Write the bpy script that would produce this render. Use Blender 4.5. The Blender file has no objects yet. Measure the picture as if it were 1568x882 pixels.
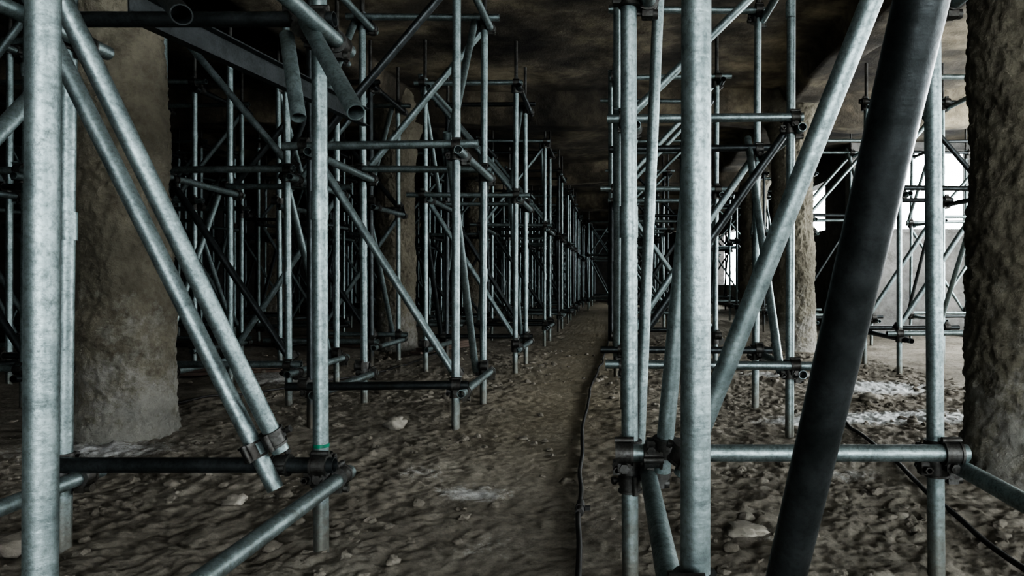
import bpy, math, random
import numpy as np
from mathutils import Vector, noise
random.seed(7)
S=bpy.context.scene
H=0.95
# ------------------------------------------------------------ materials
def newmat(name):
    m=bpy.data.materials.new(name); m.use_nodes=True
    nt=m.node_tree; b=nt.nodes["Principled BSDF"]
    return m,nt,b
def N(nt,t,**kw):
    n=nt.nodes.new(t)
    for k,v in kw.items():
        if k in n.inputs: n.inputs[k].default_value=v
        else: setattr(n,k,v)
    return n
def ramp(nt,fac,stops):
    r=nt.nodes.new("ShaderNodeValToRGB"); e=r.color_ramp.elements
    while len(e)<len(stops): e.new(0.5)
    for i,(p,c) in enumerate(stops):
        e[i].position=p; e[i].color=(c[0],c[1],c[2],1)
    nt.links.new(fac,r.inputs[0]); return r
def mix(nt,fac,a,b):
    m=nt.nodes.new("ShaderNodeMixRGB")
    if isinstance(fac,(int,float)): m.inputs[0].default_value=fac
    else: nt.links.new(fac,m.inputs[0])
    for i,v in ((1,a),(2,b)):
        if isinstance(v,tuple): m.inputs[i].default_value=(v[0],v[1],v[2],1)
        else: nt.links.new(v,m.inputs[i])
    return m
def bump(nt,b,h,strength,dist,prev=None):
    n=N(nt,"ShaderNodeBump"); n.inputs["Strength"].default_value=strength; n.inputs["Distance"].default_value=dist
    nt.links.new(h,n.inputs["Height"])
    if prev: nt.links.new(prev.outputs[0],n.inputs["Normal"])
    nt.links.new(n.outputs[0],b.inputs["Normal"]); return n
def noi(nt,scale,detail=6,rough=.6,vec=None):
    n=N(nt,"ShaderNodeTexNoise"); n.inputs["Scale"].default_value=scale
    n.inputs["Detail"].default_value=detail; n.inputs["Roughness"].default_value=rough
    if vec is None:
        g=N(nt,"ShaderNodeNewGeometry"); vec=g.outputs["Position"]
    nt.links.new(vec,n.inputs["Vector"]); return n

def steel(name,base,dark,metal=.55,rough=.38,bs=1):
    m,nt,b=newmat(name)
    g=N(nt,"ShaderNodeNewGeometry")
    n1=noi(nt,14,6,.7); n2=noi(nt,90,4,.75)
    r1=ramp(nt,n1.outputs[0],[(.36,dark),(.60,base)])
    r2=ramp(nt,n2.outputs[0],[(.32,(.42,.42,.41)),(.54,(1,1,1))])
    mm=N(nt,"ShaderNodeMixRGB",blend_type='MULTIPLY'); mm.inputs[0].default_value=.65
    nt.links.new(r1.outputs[0],mm.inputs[1]); nt.links.new(r2.outputs[0],mm.inputs[2])
    # mud splashes near the ground
    sep=N(nt,"ShaderNodeSeparateXYZ"); nt.links.new(g.outputs["Position"],sep.inputs[0])
    ad=N(nt,"ShaderNodeMath",operation='MULTIPLY_ADD'); nt.links.new(n1.outputs[0],ad.inputs[0]); ad.inputs[1].default_value=.5
    nt.links.new(sep.outputs[2],ad.inputs[2])
    rz=ramp(nt,ad.outputs[0],[(.28,(.6,.6,.6)),(.5,(0,0,0))])
    c=mix(nt,rz.outputs[0],mm.outputs[0],(.15,.13,.10))
    nt.links.new(c.outputs[0],b.inputs["Base Color"])
    rr=ramp(nt,n2.outputs[0],[(.3,(rough+.15,)*3),(.6,(rough,)*3)])
    nt.links.new(rr.outputs[0],b.inputs["Roughness"])
    b.inputs["Metallic"].default_value=metal
    mp=N(nt,"ShaderNodeMapping"); mp.inputs["Scale"].default_value=(6,6,60)
    nt.links.new(g.outputs["Position"],mp.inputs[0])
    n3=noi(nt,1,3,.5,mp.outputs[0])
    bb=bump(nt,b,n3.outputs[0],.3*bs,.004)
    bump(nt,b,n2.outputs[0],.3*bs,.002,bb)
    return m
M_ST=steel("galvanised_steel",(.255,.305,.305),(.15,.185,.185),.84,.45)
M_DK=steel("dark_steel",(.055,.062,.064),(.025,.03,.03),.7,.38,.5)
M_CP=steel("coupler_steel",(.10,.10,.095),(.04,.037,.033),.8,.5)

m,nt,b=newmat("green_tape"); M_GR=m
n=noi(nt,60); r=ramp(nt,n.outputs[0],[(.3,(.0,.07,.04)),(.7,(.0,.18,.10))]); nt.links.new(r.outputs[0],b.inputs["Base Color"])
m,nt,b=newmat("rubber_cable"); M_CB=m
n=noi(nt,30); r=ramp(nt,n.outputs[0],[(.3,(.006,.006,.006)),(.75,(.03,.028,.025))]); nt.links.new(r.outputs[0],b.inputs["Base Color"]); b.inputs["Roughness"].default_value=.6

def concrete(name,c1,c2,c3,bs=1.0,dustz=False):
    m,nt,b=newmat(name)
    n1=noi(nt,.9,7,.6); n2=noi(nt,7,8,.7); n3=noi(nt,45,6,.7)
    r1=ramp(nt,n1.outputs[0],[(.36,c1),(.5,c2),(.66,c3)])
    r2=ramp(nt,n2.outputs[0],[(.34,(.42,.40,.38)),(.6,(1,1,1))])
    mm=N(nt,"ShaderNodeMixRGB",blend_type='MULTIPLY'); mm.inputs[0].default_value=.7
    nt.links.new(r1.outputs[0],mm.inputs[1]); nt.links.new(r2.outputs[0],mm.inputs[2])
    out=mm.outputs[0]
    if dustz:
        g=N(nt,"ShaderNodeNewGeometry"); sep=N(nt,"ShaderNodeSeparateXYZ"); nt.links.new(g.outputs["Position"],sep.inputs[0])
        n4=noi(nt,6,9,.8)
        a=N(nt,"ShaderNodeMath",operation='MULTIPLY_ADD'); nt.links.new(n4.outputs[0],a.inputs[0]); a.inputs[1].default_value=-3.6
        nt.links.new(sep.outputs[2],a.inputs[2])
        a2=N(nt,"ShaderNodeMath",operation='ADD'); nt.links.new(a.outputs[0],a2.inputs[0]); a2.inputs[1].default_value=1.75
        rz=ramp(nt,a2.outputs[0],[(0.0,(.5,)*3),(.6,(0,0,0))])
        out=mix(nt,rz.outputs[0],out,(.34,.34,.32)).outputs[0]
    nt.links.new(out,b.inputs["Base Color"]); b.inputs["Roughness"].default_value=.92
    bb=bump(nt,b,n2.outputs[0],.6*bs,.04); bump(nt,b,n3.outputs[0],.9*bs,.016,bb)
    return m
M_COL=concrete("rough_stucco_concrete",(.12,.11,.082),(.165,.15,.113),(.20,.185,.142),1.2,True)
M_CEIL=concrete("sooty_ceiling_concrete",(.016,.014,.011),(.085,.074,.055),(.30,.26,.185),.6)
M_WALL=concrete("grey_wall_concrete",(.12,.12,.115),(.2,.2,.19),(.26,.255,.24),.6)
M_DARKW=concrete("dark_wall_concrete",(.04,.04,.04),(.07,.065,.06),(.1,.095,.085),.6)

def soil(name,gain,attrs):
    m,nt,b=newmat(name)
    n1=noi(nt,1.6,8,.7); n2=noi(nt,22,8,.8); n3=noi(nt,90,6,.8)
    g=gain
    r1=ramp(nt,n1.outputs[0],[(.32,(.245*g,.222*g,.182*g)),(.5,(.345*g,.315*g,.265*g)),(.68,(.43*g,.40*g,.345*g))])
    r2=ramp(nt,n2.outputs[0],[(.36,(.48,.46,.44)),(.5,(.9,.9,.9)),(.62,(1.15,1.14,1.12))])
    mm=N(nt,"ShaderNodeMixRGB",blend_type='MULTIPLY'); mm.inputs[0].default_value=.8
    nt.links.new(r1.outputs[0],mm.inputs[1]); nt.links.new(r2.outputs[0],mm.inputs[2])
    out=mm.outputs[0]
    if attrs:
        at=N(nt,"ShaderNodeAttribute",attribute_name="dust_daylight")
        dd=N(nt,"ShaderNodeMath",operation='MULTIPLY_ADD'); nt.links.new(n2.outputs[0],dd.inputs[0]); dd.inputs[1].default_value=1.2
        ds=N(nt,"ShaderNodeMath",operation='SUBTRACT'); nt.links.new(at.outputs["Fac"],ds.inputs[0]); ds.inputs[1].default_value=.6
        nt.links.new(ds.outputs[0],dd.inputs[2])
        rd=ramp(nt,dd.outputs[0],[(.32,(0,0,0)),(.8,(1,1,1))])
        c1=mix(nt,rd.outputs[0],out,(.78,.80,.80))  # pale mix: dust plus pools of daylight painted into the soil colour
        at2=N(nt,"ShaderNodeAttribute",attribute_name="path")
        pm=N(nt,"ShaderNodeMath",operation='MULTIPLY'); nt.links.new(at2.outputs["Fac"],pm.inputs[0]); pm.inputs[1].default_value=.45
        out=mix(nt,pm.outputs[0],c1.outputs[0],(.34,.29,.195)).outputs[0]
    nt.links.new(out,b.inputs["Base Color"]); b.inputs["Roughness"].default_value=.95
    b.inputs["Specular IOR Level"].default_value=.2
    bb=bump(nt,b,n2.outputs[0],.8,.022); bump(nt,b,n3.outputs[0],.8,.009,bb)
    return m
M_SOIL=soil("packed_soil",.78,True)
M_CLOD=soil("soil_clod",.70,False)
M_ROCK=concrete("pale_stone",(.2,.18,.15),(.3,.28,.24),(.38,.35,.31),.6)
M_WOOD=concrete("old_timber",(.08,.06,.05),(.13,.095,.075),(.17,.13,.10),.4)

# ------------------------------------------------------------ mesh builder
class MB:
    def __init__(s): s.v=[];s.f=[];s.m=[];s.sm=[]
    def add(s,vs,fs,mat,smooth=True):
        o=len(s.v); s.v+=vs
        for f in fs: s.f.append(tuple(i+o for i in f)); s.m.append(mat); s.sm.append(smooth)
    def basis(s,p0,p1):
        p0=Vector(p0);p1=Vector(p1);d=(p1-p0); L=d.length; d.normalize()
        a=Vector((0,0,1)) if abs(d.z)<.9 else Vector((1,0,0))
        u=d.cross(a).normalized(); w=d.cross(u).normalized()
        return p0,p1,d,u,w,L
    def ring(s,c,u,w,r,n): return [tuple(c+u*(r*math.cos(2*math.pi*i/n))+w*(r*math.sin(2*math.pi*i/n))) for i in range(n)]
    def tube(s,p0,p1,r=.027,n=20,mat=0,hollow=True,segs=1):
        p0,p1,d,u,w,L=s.basis(p0,p1)
        vs=[];fs=[]
        for k in range(segs+1):
            vs+=s.ring(p0.lerp(p1,k/segs),u,w,r,n)
        for k in range(segs):
            for i in range(n):
                j=(i+1)%n; fs.append((k*n+i,k*n+j,(k+1)*n+j,(k+1)*n+i))
        s.add(vs,fs,mat)
        for e,dd in ((p0,d),(p1,-d)):
            if hollow:
                a=s.ring(e,u,w,r,n); bq=s.ring(e,u,w,r*.86,n); c=s.ring(e+dd*.12,u,w,r*.86,n)
                s.add(a+bq,[(i,(i+1)%n,n+(i+1)%n,n+i) for i in range(n)],mat,False)
                s.add(bq+c,[(i,(i+1)%n,n+(i+1)%n,n+i) for i in range(n)],mat)
                s.add(c,[tuple(range(n))],mat,False)
            else: s.add(s.ring(e,u,w,r,n),[tuple(range(n))],mat,False)
    def box(s,c,u,w,d,su,sw,sd,mat):
        c=Vector(c);vs=[]
        for a in (-1,1):
            for b_ in (-1,1):
                for e in (-1,1): vs.append(tuple(c+u*(a*su/2)+w*(b_*sw/2)+d*(e*sd/2)))
        s.add(vs,[(0,1,3,2),(4,6,7,5),(0,4,5,1),(2,3,7,6),(0,2,6,4),(1,5,7,3)],mat,False)
    def coupler(s,p,axis,out,r=.027,mat=1,detail=True):
        p=Vector(p); d=Vector(axis).normalized(); o=Vector(out); o=(o-d*o.dot(d))
        if o.length<1e-4: o=d.orthogonal()
        o.normalize(); t=d.cross(o)
        if not detail:
            s.tube(p-d*.032,p+d*.032,r+.013,8,mat,False); 
            s.box(p+o*(r+.018),o,t,d,.03,.03,.035,mat); return
        s.tube(p-d*.026,p+d*.026,r+.008,20,mat,False)
        for e in (-1,1): s.tube(p+d*(e*.024-.004),p+d*(e*.024+.004),r+.012,20,mat,False)
        h=p+o*(r+.014)
        s.tube(h-d*.03,h+d*.03,.010,10,mat,False)
        k=p-o*(r+.016)
        s.box(k,o,t,d,.026,.034,.042,mat)
        s.tube(k-t*.045,k+t*.035,.0075,8,mat,False)
        s.tube(k+t*.018,k+t*.034,.016,6,mat,False)
        s.tube(k-t*.045,k-t*.033,.013,6,mat,False)
    def obj(s,name,mats):
        me=bpy.data.meshes.new(name); me.from_pydata(s.v,[],s.f)
        for m_ in mats: me.materials.append(m_)
        me.polygons.foreach_set("material_index",s.m); me.polygons.foreach_set("use_smooth",s.sm); me.update()
        o=bpy.data.objects.new(name,me); S.collection.objects.link(o); return o
MATS=[M_ST,M_CP,M_DK,M_GR]

# ------------------------------------------------------------ ground
def sstep(a,b_,x):
    t=max(0,min(1,(x-a)/(b_-a))); return t*t*(3-2*t)
def pathf(x,y):
    c=-.35+.05*math.sin(y*.7)+.12*noise.noise(Vector((x*1.5,y*1.5,33)))
    return math.exp(-((x-c)/.62)**2)
def gz(x,y):
    p=pathf(x,y)
    z=.035*noise.noise(Vector((x*.7,y*.7,3)))
    t=.75*noise.noise(Vector((x*4.2,y*4.2,1)))+.5*noise.noise(Vector((x*9.5,y*9.5,5)))+.5*noise.noise(Vector((x*21,y*21,9)))+.45*noise.noise(Vector((x*42,y*42,2)))
    z+=t*.026*(1-.6*p)
    z+=.11*sstep(-2.3,-3.6,x)*(noise.noise(Vector((x*.9,y*.9,12)))+.5)*sstep(4.6,6,y)
    z-=.02*p
    return z
def gridobj(name,xs,ys,zf,mat,attrs=None,flip=False,skip=None):
    nx,ny=len(xs),len(ys)
    V=[(x,y,zf(x,y)) for y in ys for x in xs]
    F=[]
    for j in range(ny-1):
        for i in range(nx-1):
            if skip and skip(xs[i],ys[j]): continue
            a=j*nx+i; f=(a,a+1,a+nx+1,a+nx); F.append(f[::-1] if flip else f)
    me=bpy.data.meshes.new(name); me.from_pydata(V,[],F); me.materials.append(mat)
    me.polygons.foreach_set("use_smooth",[True]*len(F))
    if attrs:
        for k,fn in attrs.items():
            a=me.attributes.new(k,'FLOAT','POINT'); a.data.foreach_set("value",[fn(v[0],v[1]) for v in V])
    me.update(); o=bpy.data.objects.new(name,me); S.collection.objects.link(o); return o
dust_daylight_spots=[(2.35,6.1,.55,.35,1.2),(2.35,4.75,.75,.28,1.1),(1.5,4.7,.5,.2,.8),(-.62,3.1,.22,.16,.55),(-.95,3.4,.2,.2,.4),(.6,2.55,.22,.12,.35),(-2.9,3.85,.6,.3,.6),(-.45,2.5,.3,.2,.3),(1.7,6.9,.5,.3,.7),(1.15,3.3,.3,.15,.4),(-3.1,6.5,.8,.5,.5)]  # pale dust patches; the strongest on the right are painted daylight pools
def dust_daylightf(x,y):
    return min(1,sum(s*math.exp(-((x-a)/c)**2-((y-b_)/d)**2) for a,b_,c,d,s in dust_daylight_spots))
xs=list(np.concatenate([np.linspace(-10.5,-3.2,80,endpoint=False),np.linspace(-3.2,3.2,400,endpoint=False),np.linspace(3.2,8,50)]))
ys=list(np.concatenate([np.linspace(-4.6,1.0,30,endpoint=False),np.linspace(1.0,6,400,endpoint=False),np.linspace(6,12,130,endpoint=False),np.linspace(12,33.1,90)]))
gridobj("floor",xs,ys,gz,M_SOIL,{"dust_daylight":dust_daylightf,"path":lambda x,y:pathf(x,y)*sstep(2.5,5,y)})

# clods / rubble
import bmesh
def ico(sub):
    bm=bmesh.new(); bmesh.ops.create_icosphere(bm,subdivisions=sub,radius=1)
    v=np.array([x.co[:] for x in bm.verts]); f=[tuple(q.index for q in t.verts) for t in bm.faces]; bm.free(); return v,f
IC={1:ico(1),2:ico(2),3:ico(3)}
def rockverts(sub,size,rs,flat=.65):
    v,f=IC[sub]; off=Vector((rs.uniform(-99,99),rs.uniform(-99,99),rs.uniform(-99,99)))
    sc=np.array([rs.uniform(.7,1.25),rs.uniform(.7,1.25),flat*rs.uniform(.7,1.2)])
    out=[]
    for p in v:
        q=Vector(p); k=1+.5*noise.noise(q*1.1+off)+.45*noise.noise(q*2.7+off)
        out.append(p*k*sc*size)
    a=rs.uniform(0,6.28); R=np.array([[math.cos(a),-math.sin(a),0],[math.sin(a),math.cos(a),0],[0,0,1]])
    return np.array(out)@R.T,f
COLS=[(-3.0,4.25,.33),(2.17,3.35,.46),(-2.95,9.4,.34),(2.5,9.35,.36)]
rs=random.Random(3)
mb=MB(); cnt=0
while cnt<9500:
    y=1.3+9.5*rs.random()**1.5; x=rs.uniform(-4.5,3.4)*(.45+.55*min(1,y/4))
    if rs.random()<pathf(x,y)*.75: continue
    if noise.noise(Vector((x*1.6,y*1.6,40)))+.12<rs.random()*.45: continue
    if any(math.hypot(x-a,y-b_)<c_ for a,b_,c_ in COLS): continue
    size=.0035+.032*rs.random()**7.5
    if y>6: size*=1.2
    v,f=rockverts(2 if size>.010 else 1,size,rs)
    z=gz(x,y)+size*.05
    mb.add([(a[0]+x,a[1]+y,a[2]+z) for a in v],f,0,size>.03); cnt+=1
mb.obj("soil_clods",[M_CLOD])
for x,y,s,fl in [(-1.39,4.4,.06,.8),(-1.63,2.96,.055,.7),(-2.12,2.42,.075,.6),(.51,2.55,.085,.28),(-.75,2.35,.03,.7),(2.1,5.5,.08,.5)]:
    v,f=rockverts(3,s,rs,fl); mb=MB(); z=gz(x,y)+s*fl*.4
    mb.add([(a[0]+x,a[1]+y,a[2]+z) for a in v],f,0,True); mb.obj("stone",[M_ROCK])

# ------------------------------------------------------------ cables
def cable(name,pts,r):
    cu=bpy.data.curves.new(name,'CURVE'); cu.dimensions='3D'; cu.bevel_depth=r; cu.bevel_resolution=3
    P=[]
    for a,b_ in zip(pts[:-1],pts[1:]):
        n=max(4,int(math.hypot(b_[0]-a[0],b_[1]-a[1])/.12))
        for k in range(n):
            t=k/n; P.append((a[0]+(b_[0]-a[0])*t,a[1]+(b_[1]-a[1])*t))
    P.append(pts[-1]); sp=cu.splines.new('NURBS'); sp.points.add(len(P)-1)
    for i,(x,y) in enumerate(P):
        x2=x+.018*noise.noise(Vector((x*2,y*2.2,7))); sp.points[i].co=(x2,y,max(gz(x2,y),gz(x2,y-.04),gz(x2,y+.04))+r*1.2,1)
    sp.use_endpoint_u=True; sp.order_u=4; cu.materials.append(M_CB)
    o=bpy.data.objects.new(name,cu); S.collection.objects.link(o); return o
c=cable("power_cable",[(-.09,1.6),(-.105,2.2),(-.128,2.85),(-.15,3.6),(-.19,4.5),(-.18,6.2),(-.10,8),(-.05,10),(.05,14),(.08,18)],.0105)
mb=MB(); z0=gz(-.128,2.85)+.022
mb.tube((-.128,2.80,z0),(-.128,2.93,z0),.017,12,0,False); mb.tube((-.128,2.85,z0),(-.128,2.875,z0),.021,12,0,False)
mb.box((-.10,2.86,z0),Vector((1,0,0)),Vector((0,1,0)),Vector((0,0,1)),.03,.02,.016,0)
o=mb.obj("plug_connector",[M_CB]); o.parent=c
cable("power_cable",[(1.62,5.0),(1.56,4.6),(1.46,3.6),(1.38,2.92),(1.35,2.23),(1.38,1.6)],.011)
cable("power_cable",[(-3.6,5.0),(-3.25,5.1),(-2.8,6.1),(-2.3,7.0),(-2.2,9)],.009)

# ------------------------------------------------------------ ceiling and shell
def cz(x,y):
    z=3.50+.10*noise.noise(Vector((x*.45,y*.45,20)))+.04*noise.noise(Vector((x*1.3,y*1.3,21)))+.012*noise.noise(Vector((x*4,y*4,22)))
    for yb in (4.0,9.4,14.8,20.2,25.6):
        z-=.42*(1-sstep(.20,.27,abs(y-yb+.04*noise.noise(Vector((x*.8,yb,2))))))
    for xb in (-7.4,-3.0,2.5):
        z-=.22*(1-sstep(.20,.28,abs(x-xb+.04*noise.noise(Vector((y*.8,xb,2))))))
    return z
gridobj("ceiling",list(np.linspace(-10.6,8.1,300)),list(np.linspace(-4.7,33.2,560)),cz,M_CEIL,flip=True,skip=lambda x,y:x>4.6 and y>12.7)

def boxes(name,bl,mat):
    mb=MB(); X,Y,Z=Vector((1,0,0)),Vector((0,1,0)),Vector((0,0,1))
    for x0,x1,y0,y1,z0,z1 in bl:
        mb.box(((x0+x1)/2,(y0+y1)/2,(z0+z1)/2),X,Y,Z,x1-x0,y1-y0,z1-z0,0)
    return mb.obj(name,[mat])
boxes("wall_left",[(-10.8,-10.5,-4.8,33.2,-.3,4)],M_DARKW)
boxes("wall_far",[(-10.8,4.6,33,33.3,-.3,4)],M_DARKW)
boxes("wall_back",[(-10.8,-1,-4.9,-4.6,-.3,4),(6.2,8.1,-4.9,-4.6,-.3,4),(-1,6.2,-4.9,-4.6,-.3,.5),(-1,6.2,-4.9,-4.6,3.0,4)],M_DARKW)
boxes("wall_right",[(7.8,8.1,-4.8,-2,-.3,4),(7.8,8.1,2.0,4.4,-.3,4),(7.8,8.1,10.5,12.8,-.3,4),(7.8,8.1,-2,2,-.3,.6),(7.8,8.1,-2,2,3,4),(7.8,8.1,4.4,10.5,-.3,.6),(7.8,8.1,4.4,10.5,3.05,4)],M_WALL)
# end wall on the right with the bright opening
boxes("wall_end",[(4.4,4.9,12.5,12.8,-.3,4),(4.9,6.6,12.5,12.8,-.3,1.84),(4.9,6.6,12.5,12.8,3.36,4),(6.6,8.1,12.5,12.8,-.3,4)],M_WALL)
boxes("wall_inner",[(4.4,4.65,12.8,14,-.3,4),(4.4,4.65,18,24,-.3,4),(4.4,4.65,28,33.2,-.3,4),(4.4,4.65,14,18,-.3,2.0),(4.4,4.65,14,18,3.0,4),(4.4,4.65,24,28,-.3,.8),(4.4,4.65,24,28,2.8,4)],M_DARKW)  # gaps in this wall are added to let fill light in
fr=MB(); X,Y,Z=Vector((1,0,0)),Vector((0,1,0)),Vector((0,0,1))
for (cx,cz_,sx,sz) in ((4.93,2.6,.06,1.52),(6.57,2.6,.06,1.52),(5.75,1.87,1.58,.06),(5.75,3.33,1.58,.06)):
    fr.box((cx,12.52,cz_),X,Y,Z,sx,.1,sz,0)
fr.obj("window_1",[M_WALL])

# ------------------------------------------------------------ columns
def column(x,y,r,tilt=0,seed=0):
    n,mv=170,300; V=[];F=[]
    for j in range(mv+1):
        z=-.12+(3.75)*j/mv
        rr=r*(1+.10*math.exp(-max(z,0)/.2)+.05*math.exp(-max(z,0)/1.2))
        rr+=.16*sstep(2.75,3.3,z)
        for i in range(n):
            a=2*math.pi*i/n; p=Vector((math.cos(a)*r,math.sin(a)*r,z))
            d=.030*noise.noise(p*2.2+Vector((seed,0,0)))+.016*noise.noise(p*7+Vector((seed,4,0)))+.013*noise.noise(p*20)+.012*noise.noise(p*45)
            q=rr+d
            V.append((x+math.cos(a)*q+tilt*z,y+math.sin(a)*q,z))
    for j in range(mv):
        for i in range(n):
            k=(i+1)%n; F.append((j*n+i,j*n+k,(j+1)*n+k,(j+1)*n+i))
    me=bpy.data.meshes.new("concrete_column"); me.from_pydata(V,[],F); me.materials.append(M_COL)
    me.polygons.foreach_set("use_smooth",[True]*len(F)); me.update()
    o=bpy.data.objects.new("concrete_column",me); S.collection.objects.link(o)
column(-2.99,4.25,.25,-.035,1); column(-2.95,9.4,.25,0,2); column(-2.9,14.7,.25,0,3)
column(2.17,3.35,.36,0.0,4); column(2.5,9.35,.27,0,5); column(3.1,14.9,.27,0,6)
column(-7.35,9.4,.27,0,7); column(-7.35,14.7,.27,0,8); column(-7.35,4.1,.27,0,9)

# ------------------------------------------------------------ scaffold towers
R=.0265
def tower(x0,x1,y0,y1,l1,l2,l3,seed,det=False,near=False,skew=0):
    q=random.Random(seed); mb=MB(); n=20 if det else (12 if y0<9 else 8); r=R if y0<9 else .025
    ztop=3.25; j=lambda s=.012:q.uniform(-s,s)
    for x in (x0,x1):
        for y in (y0,y1):
            mt=2 if q.random()<.12 and not near else 0
            tx,ty=j(.02),j(.02); sk=skew if (y==y0 and x==x0) else 0
            x_=x+sk
            mb.tube((x_,y,gz(x_,y)-.04),(x_+tx,y+ty,ztop-.2),r,n,mt,False,3)
            mb.tube((x_+tx,y+ty,ztop-.25),(x_+tx,y+ty,ztop+.2),r*.7,n,1,False)
            zc=q.uniform(2.2,2.7) if q.random()<.5 else q.uniform(.9,1.3)
            mb.tube((x_+tx*.5,y+ty*.5,zc-.05),(x_+tx*.5,y+ty*.5,zc+.05),r*1.13,n,mt,False)
            sx=-1 if x==min(x0,x1) else 1
            for l in (l1,l2,l3):
                mb.coupler((x_,y,l),(0,0,1),(0,-1,0),r,1,det)
                mb.coupler((x_,y,l-.06),(0,0,1),(1,0,0),r,1,det)
                mb.coupler((x_+.02*sx,y-.056,l),(1,0,0),(0,0,1),r,1,det)
                mb.coupler((x_+.056,y+.02,l-.06),(0,1,0),(0,0,1),r,1,det)
    xa,xb=min(x0,x1),max(x0,x1)
    for l in (l1,l2,l3):
        for y in (y0,y1):
            if near:
                if y==y0 : continue
                dk=2 if x0<0 else 0
                mb.tube((xa-.03,y-.056,l),(xb+.07,y-.056,l),r,n,dk,True)
            elif q.random()<.92:
                mb.tube((xa-.06-q.random()*.12,y-.056,l+j()),(xb+.06+q.random()*.1,y-.056,l+j()),r,n,2 if q.random()<.35 else 0,True)
        for x in (x0,x1):
            if near or q.random()<.92:
                mb.tube((x+.056,y0-.08-q.random()*.1,l-.06+j()),(x+.056,y1+.08+q.random()*.06,l-.06+j()),r,n,2 if q.random()<.3 and not near else 0,True)
    if not near:
        for (la,lb) in ((l1,l2),(l2,l3)):
            for y in (y0,y1):
                if q.random()<.8:
                    a,b_=(xa,xb) if (q.random()<.5)^(y==y1) else (xb,xa)
                    if y==y0 and la==l1 and x1<0: a,b_=xb,xa
                    mb.tube((a+j(),y+.055,la+.02),(b_+j(),y+.055,lb-.05),r,n,2 if q.random()<.4 else 0,True)
                    mb.coupler((a,y+.055,la+.06),(b_-a,0,lb-la),(0,-1,0),r,1,det)
            for x in (x0,x1):
                if q.random()<.85:
                    a,b_=(y0,y1) if q.random()<.5 else (y1,y0)
                    e=q.uniform(.0,.1)
                    mb.tube((x-.056,a,la-.05),(x-.056,b_,lb+e),r,n,2 if q.random()<.35 else 0,True)
    return mb
def fin(mb): return mb.obj("scaffold_tower",MATS)

# left front tower
mb=tower(-1.03,-1.95,1.23,2.43,.31,1.86,3.0,11,True,True)
mb.tube((-1.656,1.876,2.028),(-1.121,2.32,.373),R*1.05,22,0,True,2)
mb.tube((-1.88,2.19,1.90),(-1.129,2.3,.25),R*1.02,22,0,True,2)
mb.tube((-1.495,2.2,1.94),(-1.10,1.75,1.633),R,22,2)
mb.tube((-1.06,2.36,1.86),(-.746,2.0,1.444),R,22,0)
mb.tube((-1.12,2.36,1.80),(-1.006,2.2,1.476),R*.9,22,0)
mb.tube((-2.0,1.3,.35),(-2.0,2.5,1.75),R,20,0)
mb.coupler((-1.14,2.305,.42),(.535,.444,-1.655),(0,-1,0),R); mb.coupler((-1.07,2.36,1.84),(.3,-.36,-.4),(0,-1,0),R)
mb.coupler((-1.145,2.374,.31),(1,0,0),(0,-1,0),R); mb.coupler((-1.20,2.29,.38),(.75,.11,-1.65),(0,-1,0),R)
mb.tube((-1.03,2.43,.36),(-1.03,2.43,.372),R*1.05,20,3,False)
mb.box((-1.0,2.39,.345),X,Y,Z,.03,.012,.02,3)
fin(mb)
# right front tower
mb=tower(.063,1.05,1.2,2.2,.41,1.92,3.0,12,True,True,skew=.085)
mb.tube((.205,1.935,.40),(.757,1.645,1.95),R*1.05,22,0,True,2)
mb.tube((.193,1.16,.0),(.363,.457,1.80),R*1.02,24,2,True,2)
mb.tube((.16,2.12,.36),(.245,1.98,1.40),R,20,0)
mb.tube((.125,3.2,gz(.125,3.2)-.03),(.26,3.2,3.1),R,20,0,True,2)
mb.coupler((.205,1.935,.46),(.55,-.29,1.55),(0,-1,0),R); mb.coupler((.13,2.1,.41),(1,0,0),(0,-1,0),R)
mb.coupler((.15,2.14,.36),(0,1,0),(0,0,1),R); mb.coupler((.165,2.10,.44),(.085,-.14,1.04),(1,0,0),R); mb.coupler((.063,2.2,.30),(0,0,1),(.4,-1,0),R)
fin(mb)
YP=[(4.4,5.35),(7.1,8.0),(10.05,10.95),(12.75,13.65),(15.6,16.5),(18.4,19.3),(21.5,22.4),(24.5,25.4),(28,29)]
sd=20
for k,(a,b_) in enumerate(YP):
    for (x0,x1) in ((-1.0,-1.93),(-2.45,-3.4),(-4.3,-5.2),(-6.0,-6.9),(-7.9,-8.8)):
        if k==0 and x0==-2.45: a2,b2=5.2,6.1
        elif k==0 and x0<-4: a2,b2=5.0,5.9
        else: a2,b2=a,b_
        if k>5 and x0<-5: continue
        sd+=1; jx=random.uniform(-.04,.04)*(k>0)
        fin(tower(x0+jx,x1+jx,a2,b2,.31+random.uniform(-.03,.03),1.80+random.uniform(-.05,.05),3.0,sd,k==0))
    for (x0,x1) in ((.1,1.1),(2.9,3.8),(4.8,5.7)):
        if k==0 and x0>1: continue
        if k>3 and x0>4: continue
        if k==3 and x0>4: continue
        sd+=1; jx=random.uniform(-.05,.05)*(k>0)
        fin(tower(x0+jx,x1+jx,a-.2*(k<2),b_-.15*(k<2),.43+random.uniform(-.03,.03),1.9+random.uniform(-.05,.05),3.0,sd,k==0))
fin(tower(-.75,-.02,22.9,23.8,.35,1.85,3.0,301)); fin(tower(-.72,.0,26.4,27.3,.35,1.85,3.0,302)); fin(tower(-.72,.0,30,31,.35,1.85,3.0,303))
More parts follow.
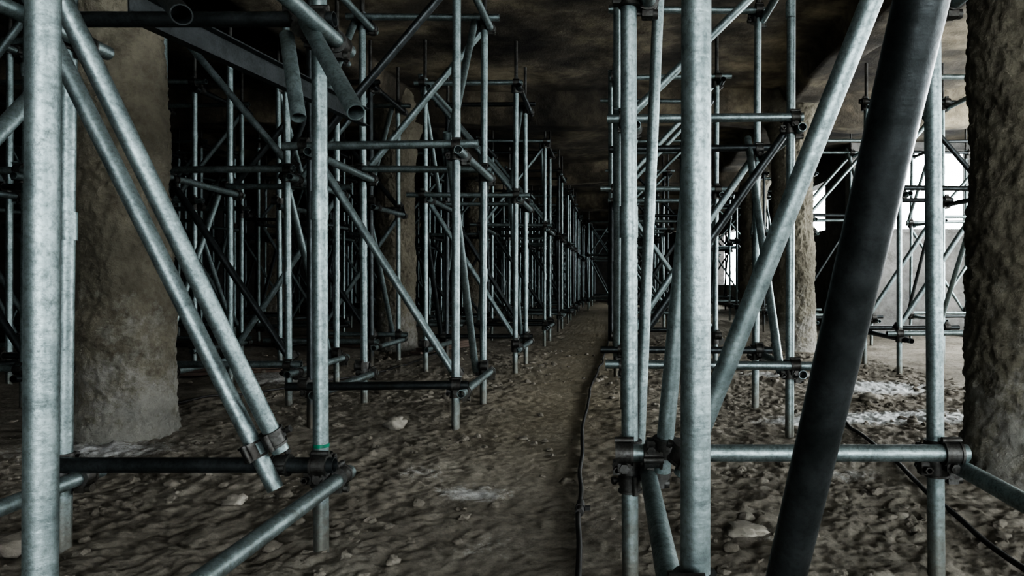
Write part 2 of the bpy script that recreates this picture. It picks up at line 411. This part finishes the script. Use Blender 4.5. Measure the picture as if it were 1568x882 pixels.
# steel channel resting across the left tower
mb=MB(); p0,p1,d,u,w,L=mb.basis((-1.66,2.35,1.90),(-1.56,4.3,1.98))
cc=(p0+p1)/2
mb.box(cc,u,w,d,.006,.11,L,0); mb.box(cc+w*.052+u*.02,u,w,d,.045,.006,L,0); mb.box(cc-w*.052+u*.02,u,w,d,.045,.006,L,0)
mb.obj("steel_channel",[M_DK])
# loose planks left behind
for (x,y,a,L) in ((-3.9,8.9,-.3,1.8),(-2.2,9.0,1.2,1.2),(-4.0,6.6,.3,1.5)):
    mb=MB(); z=gz(x,y)+.05; u=Vector((math.cos(a),math.sin(a),0)); w=Vector((-math.sin(a),math.cos(a),0))
    for k in range(3): mb.box((x+.02*k,y+.05*k,z+k*.032),u,w,Vector((0,0,1)),L*(1-.1*k),.16,.028,0)
    mb.obj("timber_planks",[M_WOOD])

# ------------------------------------------------------------ light
def area(name,loc,rot,sx,sy,e,col):
    l=bpy.data.lights.new(name,'AREA'); l.shape='RECTANGLE'; l.size=sx; l.size_y=sy; l.energy=e; l.color=col
    o=bpy.data.objects.new(name,l); o.location=loc; o.rotation_euler=rot; S.collection.objects.link(o)
hp=math.pi/2
area("daylight_right_opening",(7.75,7.4,1.85),(0,hp,0),2.3,5.8,570,(.97,.99,1.0))
area("daylight_right_front",(7.75,0,1.8),(0,hp,0),2.3,3.8,140,(.90,.97,1.0))
area("daylight_back_opening",(2.6,-4.55,1.8),(-hp,0,math.pi),7,2.4,34,(.86,.96,1.0))
area("added_inner_fill",(4.38,16,2.5),(0,hp,0),.9,3.8,55,(.92,.98,1.0))  # added fill lamp in the wall gap, brightens the inner right towers
area("added_inner_fill",(4.38,26,1.8),(0,hp,0),1.9,3.8,30,(.92,.98,1.0))  # added fill lamp, brightens the tubes at the far end
w=bpy.data.worlds.new("World"); S.world=w; w.use_nodes=True
bg=w.node_tree.nodes["Background"]; bg.inputs[0].default_value=(.92,.97,1,1); bg.inputs[1].default_value=14

cam=bpy.data.cameras.new("Camera"); cam.lens=24; cam.sensor_width=36; cam.shift_x=-185/1920; cam.shift_y=-13/1920; cam.clip_start=.02
co=bpy.data.objects.new("Camera",cam); co.location=(0,0,H); co.rotation_euler=(hp,0,0); S.collection.objects.link(co); S.camera=co
S.view_settings.look='AgX - High Contrast'
